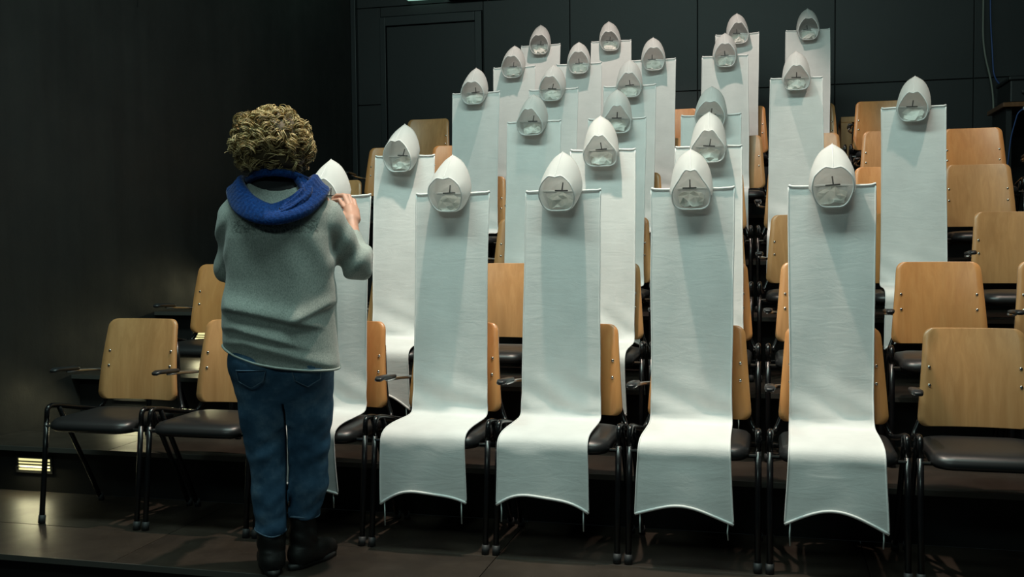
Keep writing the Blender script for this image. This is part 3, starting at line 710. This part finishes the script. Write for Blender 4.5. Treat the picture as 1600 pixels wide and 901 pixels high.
obj('rolled_hem', tube('rolled_hem', hp, .0045, 6, True), 'sweater_hem', sw_)
# black top under the sweater
U_ = Field((-.2, -.18, 1.30), (.2, .18, 1.52), .006)
U_.slab([(1.31, 0, 0, .15, .100), (1.37, 0, 0, .145, .096), (1.42, 0, .0, .112, .088), (1.47, -.004, .004, .074, .066), (1.50, -.006, .006, .068, .062)], .02)
obj('undershirt', U_.mesh('undershirt'), 'black_shirt', per)
# scarf: a broad knitted loop, drawn up to the neck and drooping over the back
def sweep_band(ctrl, n=180, hw=.05, th=.016, ribs=70):
    C = [Vector(c) for c in ctrl]; Nc = len(C); P = []
    for i in range(n):
        u = i/n*Nc; k = int(u); t_ = u-k; p0, p1, p2, p3 = (C[(k+m_-1) % Nc] for m_ in range(4))
        P.append(.5*((2*p1)+(p2-p0)*t_+(2*p0-5*p1+4*p2-p3)*t_*t_+(3*p1-p0-3*p2+p3)*t_**3))
    V = []; F = []; m_ = 16
    for i in range(n):
        t_ = (P[(i+1) % n]-P[i-1]).normalized(); p = P[i]
        axis_pt = Vector((0, .0, p.z-.16)); nrm = (p-axis_pt); nrm.z *= .9; nrm = (nrm-t_*nrm.dot(t_)).normalized(); bi = t_.cross(nrm)
        w_ = hw(i/n) if callable(hw) else hw
        for k in range(m_):
            a = 2*PI*k/m_; rb = 1+.07*math.sin(ribs*2*PI*i/n+3*math.sin(a))
            V.append(p+bi*(w_*math.cos(a))+nrm*(th*math.sin(a)*rb+.004*math.cos(3*a+i*.05))*(1+.25*math.cos(2*a)))
    for i in range(n):
        for k in range(m_): F.append((i*m_+k, i*m_+(k+1) % m_, ((i+1) % n)*m_+(k+1) % m_, ((i+1) % n)*m_+k))
    return V, F
g_ = G()
g_.add(*sweep_band([(-.150, -.035, 1.432), (-.105, -.115, 1.365), (-.015, -.152, 1.330), (.085, -.120, 1.362), (.150, -.040, 1.435), (.125, .06, 1.44), (.05, .135, 1.36), (-.05, .135, 1.36), (-.125, .06, 1.44)], 220, lambda u: .040+.010*math.sin(2*PI*u), .019, 62))
g_.add(*sweep_band([(-.098, -.010, 1.462), (-.06, -.068, 1.478), (-.005, -.086, 1.482), (.05, -.070, 1.478), (.095, -.015, 1.460), (.08, .075, 1.44), (0, .115, 1.42), (-.08, .075, 1.44)], 180, .022, .016, 54))
g_.add(*sweep_band([(.075, -.055, 1.462), (.115, -.085, 1.420), (.085, -.125, 1.372), (.02, -.150, 1.338), (.055, -.138, 1.36), (.10, -.10, 1.41)], 120, .016, .014, 36))
obj('scarf', g_.mesh('scarf'), 'scarf_knit', per)
# boots
for (x, y, ang, top) in ((LAN[0]-.002, LAN[1], 12, .20), (RAN[0], RAN[1], -38, .25)):
    K = Field((-.12, -.12, 0), (.14, .26, .30), .005)
    K.chain([(0, 0, top), (0, .0, .12), (0, -.005, .06)], [.052, .049, .047], .02); K.chain([(0, -.025, .045), (0, .06, .045), (.0, .145, .036)], [.040, .042, .036], .03)
    X, Y, Z = K.grid(); K.F = np.maximum(K.F, np.maximum(.012-Z, Z-top)).astype(np.float32); K.F += (.0014*np.sin(Z*120+X*40+4*np.sin(Y*30))*(Z > .08)).astype(np.float32)
    bt = obj('boot', K.mesh('boot'), 'boot_leather', per, (x, y, 0)); bt.rotation_euler = (0, 0, math.radians(ang))
    V = []; F = []; out = []
    for k in range(32):
        a = 2*PI*k/32; yy = .052+.128*math.sin(a); xx = (.042+.006*math.sin(a))*math.cos(a)*(1-.16*math.exp(-((yy-.03)/.04)**2)); out.append((xx, yy))
    for z, s_ in ((.001, 1.0), (.022, 1.03)):
        for xx, yy in out: V.append((xx*s_, .052+(yy-.052)*s_, z))
    for k in range(32): F.append((k, (k+1) % 32, 32+(k+1) % 32, 32+k))
    F.append(tuple(range(31, -1, -1))); F.append(tuple(range(32, 64)))
    obj('sole', mesh('sole', V, F), 'boot_sole', bt)
# eyes
for sx_ in (-1, 1):
    V, F = tubeg([(-.012+.030*sx_, .088+.002*k, 1.622) for k in range(5)], [.012, .0115, .010, .007, .003], 10); obj('eye', mesh('eye', V, F), 'eye_white', per)
# curly hair
rg = random.Random(12)
HC = Vector((-.018, -.005, 1.606)); HR = (.124, .122, .112)
Hf = Field((-.22, -.2, 1.44), (.2, .2, 1.76), .007); Hf.ell(HC, HR, .01); Hf.ell((-.018, -.03, 1.545), (.115, .09, .062), .03)
X, Y, Z = Hf.grid(); Hf.F += (.007*wob(X, Y, Z, 21, 70, 70, 7)).astype(np.float32)
face = (Y-.070)+np.abs(Z-1.60)*.10; Hf.F = np.maximum(Hf.F, np.where(Z < 1.665, face, -1)).astype(np.float32)
hr = obj('hair', Hf.mesh('hair'), 'hair_under', per)
g_ = G()
for i in range(290):
    while True:
        a = rg.uniform(0, 2*PI); ct = rg.uniform(-.70, 1); st = math.sqrt(1-ct*ct); n_ = Vector((st*math.cos(a), st*math.sin(a), ct))
        if n_.y > .45 and n_.z < .62: continue
        break
    p = HC+Vector((n_.x*HR[0]*(1.07 if n_.z < .3 else 1), n_.y*HR[1], n_.z*HR[2]))*rg.uniform(.92, 1.03)
    dn = Vector((rg.uniform(-.8, .8), rg.uniform(-.8, .8), -1)); dn = (dn-n_*dn.dot(n_)*.85); dn.normalize(); dn = (dn+n_*rg.uniform(-.10, .25)).normalized()
    ln = rg.uniform(.040, .080); R0 = rg.uniform(.010, .019); turns = rg.uniform(.9, 2.0)*rg.choice((-1, 1)); ph = rg.uniform(0, 6.28); e1 = dn.cross(n_).normalized(); e2 = dn.cross(e1); npt = 22
    for m_ in range(rg.randint(7, 11)):
        P = []; dp = rg.gauss(0, .33); dr = rg.uniform(-.004, .004); ds = Vector((rg.gauss(0, .003), rg.gauss(0, .003), rg.gauss(0, .003))); fz = rg.uniform(.8, 1.15)
        for k in range(npt):
            t_ = k/(npt-1); an = ph+dp+turns*2*PI*t_; r_ = (R0+dr)*min(1, .35+t_*1.6)
            P.append(p+ds+dn*(ln*t_*fz)+e1*(r_*math.cos(an))+e2*(r_*math.sin(an)))
        if P[-1].z < 1.480: continue
        g_.add(*tubeg(P, [.0022*(1-.6*k/npt) for k in range(npt)], 4, caps=False))
cu = obj('curls', g_.mesh('curls'), 'hair_curl', hr); cu['kind'] = 'stuff'
